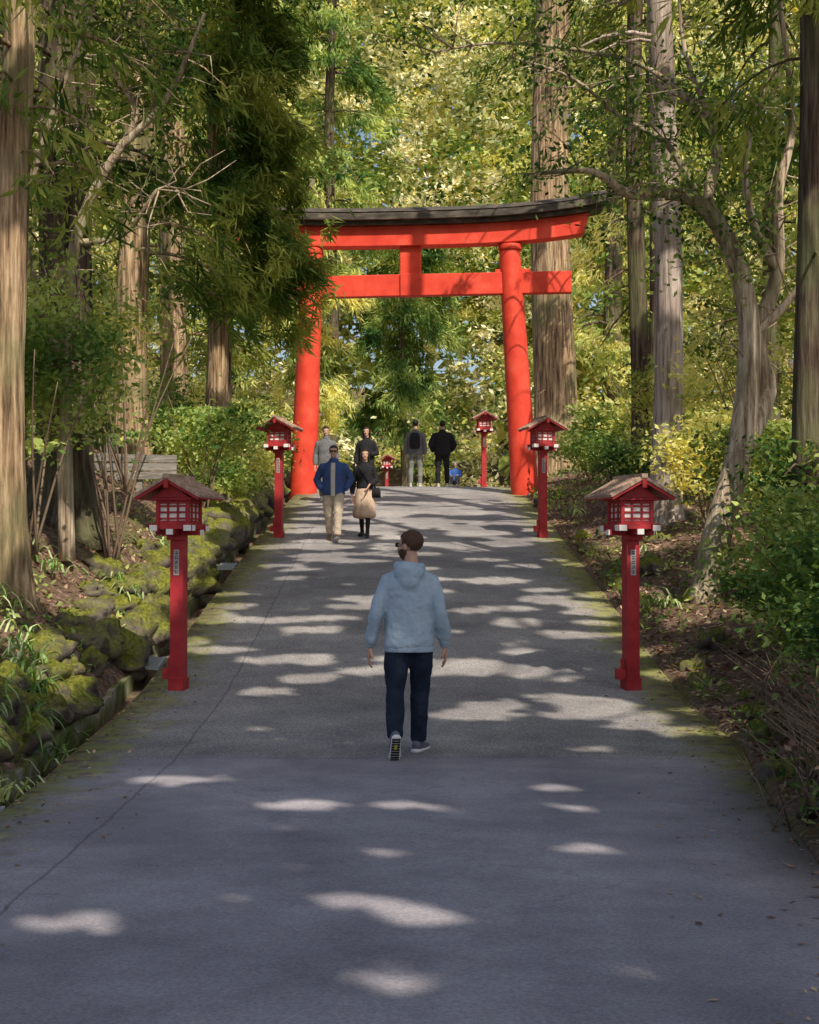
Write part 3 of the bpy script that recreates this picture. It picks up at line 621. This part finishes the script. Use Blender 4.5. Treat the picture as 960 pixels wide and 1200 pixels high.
    for s,n in ((-1,'L'),(1,'R')):
        sh=np.array([s*sw*W,-.01+tilt*.5,1.40-dz]); el=j('el'+n,(s*.25,-.05,1.14))-[0,0,dz if 'el'+n not in J else 0]; wr=j('wr'+n,(s*.26,.03,.88))-[0,0,dz if 'wr'+n not in J else 0]
        sh0=np.array([s*.09,-.01,1.42-dz])
        P=[sh0,sh,(sh+el)/2,el,(el+wr)/2,wr]; g.add(*tube(*segs(P,[.055,.068*aw,.065*aw,.060*aw,.058*aw,.047*aw],3),n=16,ref=(.13,1,.1)),0)
        hands.append((s,n,el,wr))
    if sp.get('hood'):
        g.add(*sph((0,-.115,1.465),(.125,.062,.085)),0); g.add(*sph((0,-.13,1.40),(.085,.05,.075)),0)
        for s in (-1,1): g.add(*tube([(s*.03,-.12,1.515),(s*.095,-.06,1.52),(s*.09,.03,1.49),(s*.04,.10,1.44)],[.035,.034,.03,.022],10,ref=(0,0,1)),0)
    if sp.get('collar'): g.add(*tube([(0,0,1.47-dz),(0,0,1.56-dz)],[(.085,.085),(.075,.078)],16,ref=(0,1,0)),0)
    fin(g.obj('jacket' if not sp.get('hood') else 'hoodie',[sp['top']],e),.010,3,sp.get('fold',.026))
    if sp.get('hood'):
        g=Geo(); g.add(*tube([(0,-.01,hem-.035),(0,-.01,hem+.012)],[(.186*W,.130*W),(.192*W,.137*W)],40,ref=(0,1,0),power=.9),0)
        for s,n,el,wr in hands:
            d=nrm(wr-el); g.add(*tube([wr-d*.02,wr+d*.03],[.044,.037],16,ref=(.13,1,.1)),0)
        fin(g.obj('ribbed_hem_and_cuffs',[sp['top']],e),.008,3)
    if sp.get('shirt'):
        g=Geo(); g.add(*tube([(0,.150,hem-.02),(0,.158,1.0),(0,.160,1.2-dz),(0,.155,1.33-dz),(0,.105,1.47-dz)],[(.045,.014),(.045,.014),(.045,.014),(.05,.014),(.045,.014)],12,ref=(0,1,0)),0); fin(g.obj('shirt_front',[sp['shirt']],e),.01,2)
    for s,n,el,wr in hands:
        if sp.get('pocket'+n): continue
        g=Geo(); d=nrm(wr-el)+np.array([0,.0,-.6]); hand(g,wr+nrm(wr-el)*.035,d,(-s,.15,0),1 if s>0 else -1); o=g.obj('hand',[M_skin],e); fin(o,.0042,2)
    hy=sp.get('hyaw',0.); hp=sp.get('hpitch',0.); h=bpy.data.objects.new('head_pivot',None); scene.collection.objects.link(h); h.parent=e; h.location=(0,tilt*.6,1.55-dz); h.rotation_euler=(hp,0,hy)
    g=Geo(); o_=1.55
    g.add(*sph((0,-.012,1.712-o_),(.077,.096,.088),20,14),0); g.add(*sph((0,.022,1.655-o_),(.059,.070,.083),20,14),0); g.add(*sph((0,.055,1.60-o_),(.036,.034,.028)),0)
    g.add(*tube([(0,-.02,1.46-o_),(0,-.016,1.56-o_),(0,-.005,1.63-o_)],[.06,.055,.055],16,ref=(0,1,0)),0)
    g.add(*tube([(0,.080,1.70-o_),(0,.094,1.672-o_),(0,.106,1.655-o_),(0,.09,1.648-o_)],[.008,.011,.013,.01],8,ref=(1,0,0)),0)
    for s in (-1,1):
        g.add(*sph((s*.079,-.006,1.675-o_),(.009,.019,.031)),0); g.add(*sph((s*.032,.075,1.712-o_),(.025,.014,.009)),0); g.add(*sph((s*.04,.058,1.655-o_),(.02,.02,.018)),0)
    g.add(*sph((0,.085,1.626-o_),(.022,.009,.009)),0)
    fin(g.obj('head',[sp.get('skin',M_skin)],h),.0055,3)
    g=Geo()
    for s in (-1,1):
        g.add(*sph((s*.031,.082,1.69-o_),(.013,.008,.007)),0); g.add(*sph((s*.031,.0885,1.69-o_),(.005,.003,.005),10,8),1)
    g.add(*sph((0,.0935,1.626-o_),(.02,.004,.0045)),2); g.obj('eyes_and_mouth',[M_eye,M_ink,M_lip],h)
    v,f=sph((0,-.02,1.722-o_),(.087,.103,.092),40,28)
    hl=sp.get('hairline',1.70)-o_
    keepf=[]
    for q_ in f:
        c=np.mean([v[i] for i in q_],0)
        lim=hl-.055 if c[1]<-.04 else (hl-.03 if c[1]<-.015 else (hl if c[1]<.02 else 1.757-o_))
        if c[2]>lim: keepf.append(q_)
    vv=v.copy(); o2=Vector((3.1,1.2,hl*9))
    vv+= (v-np.array([0,-.02,1.722-o_]))*np.array([.05*noise.noise(Vector(p)*38+o2)+.03*noise.noise(Vector(p)*90) for p in v])[:,None]
    g=Geo(); g.add(vv,keepf,0)
    o=g.obj('hair',[sp['hair']],h); sm_=o.modifiers.new('t','SOLIDIFY'); sm_.thickness=.014; sm_.offset=-1
    if sp.get('longhair'):
        g=Geo(); Lh=sp['longhair']
        g.add(*tube([(0,-.06,1.74-o_),(0,-.085,1.66-o_),(0,-.09,1.58-o_),(0,-.085,1.7-o_-Lh)],[(.07,.035),(.085,.045),(.09,.035),(.06,.015)],20,ref=(0,1,0)),0)
        for s in (-1,1): g.add(*tube([(s*.06,.02,1.76-o_),(s*.085,.012,1.69-o_),(s*.085,.0,1.61-o_),(s*.08,-.01,1.72-o_-Lh)],[.02,.026,.028,.012],10,ref=(0,1,0)),0)
        fin(g.obj('long_hair',[sp['hair']],h),.008,3,.012)
    if sp.get('glasses'):
        g=Geo()
        for s in (-1,1):
            g.add(*sph((s*.034,.096,1.692-o_),(.028,.009,.02)),0); g.add(*tube([(s*.06,.09,1.697-o_),(s*.080,.05,1.698-o_),(s*.081,.01,1.696-o_)],[.003,.0025,.002],6,ref=(0,0,1)),0)
        g.add(*tube([(-.01,.1,1.697-o_),(.01,.1,1.697-o_)],[.004,.004],6,ref=(0,0,1)),0); g.obj('sunglasses',[M_dark],h)
    if sp.get('beard'):
        v,f=sph((0,.024,1.645-o_),(.065,.076,.082),30,20); kf=[q_ for q_ in f if (lambda c:(c[2]<1.655-o_ and c[1]>-.01) and not(abs(c[0])<.022 and c[2]>1.638-o_))(np.mean([v[i] for i in q_],0))]
        g=Geo(); g.add(v,kf,0); o=g.obj('beard',[sp['hair']],h)
    if sp.get('bag'):
        g=Geo(); bm,side=sp['bag']; g.add(*tube([(side*.24,.04,.80),(side*.25,.05,.95),(side*.24,.05,1.0)],[(.10,.05),(.09,.04),(.06,.02)],20,ref=(0,1,0),power=.6),0)
        P=[(side*.24,.06,.98),(side*.12,.15,1.15),(-side*.05,.14,1.35),(-side*.13,.03,1.46)]; g.add(*tube(*segs(P,[.012]*4,3),n=8,ref=(0,0,1)),0)
        g.add(*tube([(-side*.13,.03,1.46),(-side*.02,-.13,1.35),(side*.15,-.13,1.1),(side*.24,-.0,.98)],[.012]*4,8,ref=(0,0,1)),0); g.obj('handbag',[bm],e)
    if sp.get('pack'):
        g=Geo(); g.add(*tube([(0,-.19,1.02),(0,-.21,1.08),(0,-.215,1.3),(0,-.19,1.40),(0,-.17,1.44)],[(.12,.06),(.145,.085),(.14,.085),(.12,.07),(.07,.03)],20,ref=(0,1,0),power=.7),0)
        g.add(*tube([(0,-.30,1.06),(0,-.30,1.2)],[(.09,.03),(.09,.03)],12,ref=(0,1,0),power=.6),0); fin(g.obj('backpack',[sp['pack']],e),.012,3)
    return e
M_brownhair=plain('brown_hair',(.085,.045,.025),.7,.4,60,.8,90); M_blackhair=plain('black_hair',(.018,.014,.012),.5,.3,40,.5,60); M_greyhair=plain('grey_hair',(.3,.28,.27),.7,.3,40)
c_hoodie=cloth('hoodie_cotton',(.38,.475,.57),.07); c_jeans=cloth('dark_denim',(.022,.03,.052),.35); c_black=cloth('black_cloth',(.025,.025,.028)); c_blue=cloth('blue_jacket_cloth',(.05,.085,.22)); c_beige=cloth('beige_cloth',(.50,.41,.32)); c_grey=cloth('grey_cloth',(.16,.16,.17)); c_gpant=cloth('grey_trouser',(.2,.21,.19)); c_white=cloth('white_shirt',(.50,.46,.42),.04); c_tan=cloth('tan_skirt_cloth',(.58,.42,.31)); c_brb=cloth('bright_blue_cloth',(.06,.14,.42))
M_shoe_g=plain('grey_sneaker',(.12,.12,.16),.7,.3); M_shoe_w=plain('white_sneaker',(.5,.48,.45),.7,.15); M_shoe_b=plain('brown_boot',(.22,.12,.06),.6,.2); M_shoe_k=plain('black_boot',(.02,.02,.02),.5)
person('walking_man',0,12.55,0,1.82,dict(top=c_hoodie,pants=c_jeans,shoe=M_shoe_g,hair=M_brownhair,hood=1,beard=1,glasses=1,tread=1,hyaw=math.radians(58),w=1.05,aw=1.0,sw=.165,hem=.865,fold=.036,lw=1.06,hairline=1.70,
    J=dict(kneeL=(-.115,-.02,.50),ankL=(-.115,-.29,.18),pitchL=math.radians(-52),toeL=-.12,kneeR=(.085,.14,.51),ankR=(.07,.20,.092),toeR=.35,elL=(-.268,-.06,1.14),wrL=(-.315,.03,.90),elR=(.25,-.07,1.14),wrR=(.282,.05,.90))))
walkF=dict(kneeL=(-.10,.14,.52),ankL=(-.08,.17,.11),pitchL=math.radians(10),kneeR=(.10,-.02,.50),ankR=(.09,-.24,.16),pitchR=math.radians(-35),toeL=-.1,toeR=.1)
person('man_in_blue_jacket',-1.38,27.9,math.radians(178),1.74,dict(top=c_blue,pants=c_beige,shoe=M_shoe_b,hair=M_blackhair,glasses=1,collar=1,shirt=c_white,pocketL=1,pocketR=1,w=1.06,fat=1.05,lw=1.15,aw=1.1,
    J=dict(walkF,elL=(-.33,-.08,1.16),wrL=(-.22,.09,.97),elR=(.33,-.08,1.16),wrR=(.22,.09,.97))))
person('woman_in_skirt',-.83,28.5,math.radians(170),1.63,dict(top=c_black,skirt=c_tan,skirtz=.36,shoe=M_shoe_k,sole=M_shoe_k,hair=M_blackhair,longhair=.28,hem=.98,w=.9,bag=(c_black,-1),legm=c_black,hyaw=.3,
    J=dict(kneeL=(-.08,.08,.5),ankL=(-.08,.12,.09),kneeR=(.08,.0,.5),ankR=(.08,-.12,.10),elL=(-.24,-.02,1.16),wrL=(-.14,.17,1.05))))
person('man_in_grey_jacket',-1.95,35.8,math.radians(185),1.76,dict(top=c_grey,pants=c_gpant,shoe=M_shoe_w,hair=M_blackhair,collar=1,J=walkF))
person('woman_in_black_coat',-1.02,36.3,math.radians(175),1.72,dict(top=c_black,pants=c_black,shoe=M_shoe_k,hair=M_blackhair,longhair=.3,hem=.7,w=.95,pocketL=1,J=dict(walkF,elL=(-.26,-.03,1.15),wrL=(-.12,.16,1.1))))
person('person_with_backpack',.16,41.4,math.radians(-4),1.80,dict(top=c_grey,pants=c_gpant,shoe=M_shoe_w,hair=M_blackhair,pack=c_black,w=1.02,J=dict(kneeL=(-.12,.02,.5),ankL=(-.13,0,.09),kneeR=(.12,.02,.5),ankR=(.13,0,.09))))
person('man_in_black_jacket',.89,41.4,math.radians(3),1.78,dict(top=c_black,pants=c_black,shoe=M_shoe_w,hair=M_blackhair,w=1.12,aw=1.2,fat=1.05,collar=1,pocketL=1,pocketR=1,J=dict(kneeL=(-.12,.02,.5),ankL=(-.12,0,.09),kneeR=(.12,.05,.5),ankR=(.13,.08,.09),elL=(-.33,-.03,1.15),wrL=(-.24,.1,.98),elR=(.33,-.03,1.15),wrR=(.24,.1,.98))))
person('seated_child',1.32,44.2,math.radians(170),1.2,dict(top=c_brb,pants=c_grey,shoe=M_shoe_w,hair=M_greyhair,drop=.72,J=dict(kneeL=(-.13,.38,.42),ankL=(-.12,.42,.09),kneeR=(.13,.38,.42),ankR=(.12,.42,.09),elL=(-.26,.1,.48),wrL=(-.14,.3,.48),elR=(.26,.1,.48),wrR=(.14,.3,.48))))
# ------------------------------------------------------------------ background forest (masses)
g=Geo()
for i in range(50):
    x_=random.uniform(-34,34); y_=random.uniform(58,100)
    if abs(x_+1)<8: continue
    if i%2==0:
        r=random.uniform(.15,.4); z0=H(x_,y_)-.5; g.add(*tube([(x_,y_,z0),(x_+.1,y_,z0+9),(x_,y_,z0+26)],[r*1.2,r,r*.5],8),0)
for i in range(360):
    y_=random.uniform(54,112); w=y_*.27+3; x_=random.uniform(-w,w); zt=1.68+.40*y_
    if y_<74 and -3-(y_-50)*.1<x_<3.2 and random.random()<.7: continue
    z_=float(zr(y_))+random.random()**.8*(zt-3); s_=.14+.0018*y_
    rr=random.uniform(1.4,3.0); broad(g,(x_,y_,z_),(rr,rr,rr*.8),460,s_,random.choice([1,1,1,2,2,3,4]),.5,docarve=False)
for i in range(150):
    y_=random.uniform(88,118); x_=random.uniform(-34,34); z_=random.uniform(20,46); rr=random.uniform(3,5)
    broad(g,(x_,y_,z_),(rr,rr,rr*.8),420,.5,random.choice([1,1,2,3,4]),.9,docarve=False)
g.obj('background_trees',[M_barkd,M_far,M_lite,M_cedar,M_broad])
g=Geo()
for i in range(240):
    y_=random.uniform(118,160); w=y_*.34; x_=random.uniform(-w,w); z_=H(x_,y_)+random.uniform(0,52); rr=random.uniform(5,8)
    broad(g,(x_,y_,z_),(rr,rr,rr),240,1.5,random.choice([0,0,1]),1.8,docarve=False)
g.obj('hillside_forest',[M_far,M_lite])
cedar('drooping_cedar_tree',-.2,58,.14,11.5,3.6,44,2.0,M_barkd,M_broad,1.6,ndl=12,L0=.40,W0=.06,carv=False,zhi=11.3)
cedar('drooping_cedar_tree',-3.6,55,.2,12,1.5,40,1.9,M_barkd,M_lite,1.4,ndl=12,L0=.40,W0=.06,carv=False,zhi=11.5)
cedar('drooping_cedar_tree',-7,58,.4,26,2.5,36,3.0,M_barkd,M_lite,1.2,ndl=10,L0=.45,W0=.08,carv=False)
cedar('drooping_cedar_tree',-3.4,66,.3,27,12,34,3.2,M_barkd,M_broad,1.2,ndl=10,L0=.45,W0=.08,carv=False)
cedar('drooping_cedar_tree',8,60,.4,28,4,36,3.4,M_barkd,M_lite,1.2,ndl=10,L0=.45,W0=.08,carv=False)
# side understorey and mid-storey masses
g=Geo()
for i in range(200):
    sd=random.choice((-1,1)); y_=random.uniform(16,56); x_=sd*random.uniform(6.2,11); h_=random.random()*(.36*y_+1)
    broad(g,(x_,y_,H(x_,y_)+h_),(1.5,1.5,1.2),300,.12+.0022*y_,random.choice([0,0,1,1,2]),.4)
g.obj('understorey_foliage',[M_broad,M_lite,M_cedar])
# ------------------------------------------------------------------ unseen leaf canopy, added up-sun to dapple the road with shade
g=Geo(); n_=78000
Gx=rng.uniform(-7,7,n_); Gy=rng.uniform(-4,40,n_); h_=rng.uniform(12.0,16,n_)
G=np.stack([Gx,Gy,zr(Gy)],1); P=G+S[None]/S[2]*h_[:,None]
k=P[:,2]>1.68+.37*np.maximum(P[:,1],0)+.8; k&=P[:,1]<30; P=P[k]; n_=len(P)
Nn=nrm(rng.normal(size=(n_,3))*.4+S); L=rng.uniform(.28,.46,n_)
addleaves(g,P,nrm(np.cross(Nn,rng.normal(size=(n_,3)))),Nn,L,L*.62,1,rng.random(n_))
for (x_,y_,r_) in ((8,-9,.4),(6.5,-3,.35),(9,2,.4),(10.5,8,.4),(-6,-8,.4),(12,-4,.4),(-7,2,.35),(11,15,.35)):
    pts,_=trunkgeo(g,x_,y_,r_,22,0)
    for i in range(14):
        z=random.uniform(12,21); a=random.random()*6.28; L_=random.uniform(2,4.5); g.add(*tube([(x_,y_,z),(x_+math.cos(a)*L_*.5,y_+math.sin(a)*L_*.5,z+.5),(x_+math.cos(a)*L_,y_+math.sin(a)*L_,z+.6)],[.09,.06,.015],6),0)
g.obj('unseen_shade_canopy',[M_barkd,M_broad])
# ------------------------------------------------------------------ world, sun, camera
w=bpy.data.worlds.new('World'); scene.world=w; w.use_nodes=True; nt=w.node_tree
bg=nt.nodes['Background']; sk=nt.nodes.new('ShaderNodeTexSky'); sk.sky_type='NISHITA'; sk.sun_disc=False; sk.sun_elevation=EL; sk.sun_rotation=math.atan2(S[0],S[1]); sk.air_density=1; sk.dust_density=3
nt.links.new(sk.outputs[0],bg.inputs[0]); bg.inputs[1].default_value=.15
ld=bpy.data.lights.new('sun','SUN'); ld.energy=5; ld.angle=math.radians(.45); ld.color=(1,.91,.76); lo=bpy.data.objects.new('sun',ld); scene.collection.objects.link(lo)
lo.rotation_euler=Vector(tuple(S)).to_track_quat('Z','Y').to_euler(); lo.location=(10,-20,40)
cd=bpy.data.cameras.new('camera'); co=bpy.data.objects.new('camera',cd); scene.collection.objects.link(co); co.location=(0,0,1.68); co.rotation_euler=(math.radians(90+1.59),0,0)
cd.sensor_fit='VERTICAL'; cd.sensor_height=24; cd.lens=36; cd.clip_end=1500; scene.camera=co
scene.view_settings.view_transform='Standard'; scene.view_settings.look='None'; scene.view_settings.exposure=0
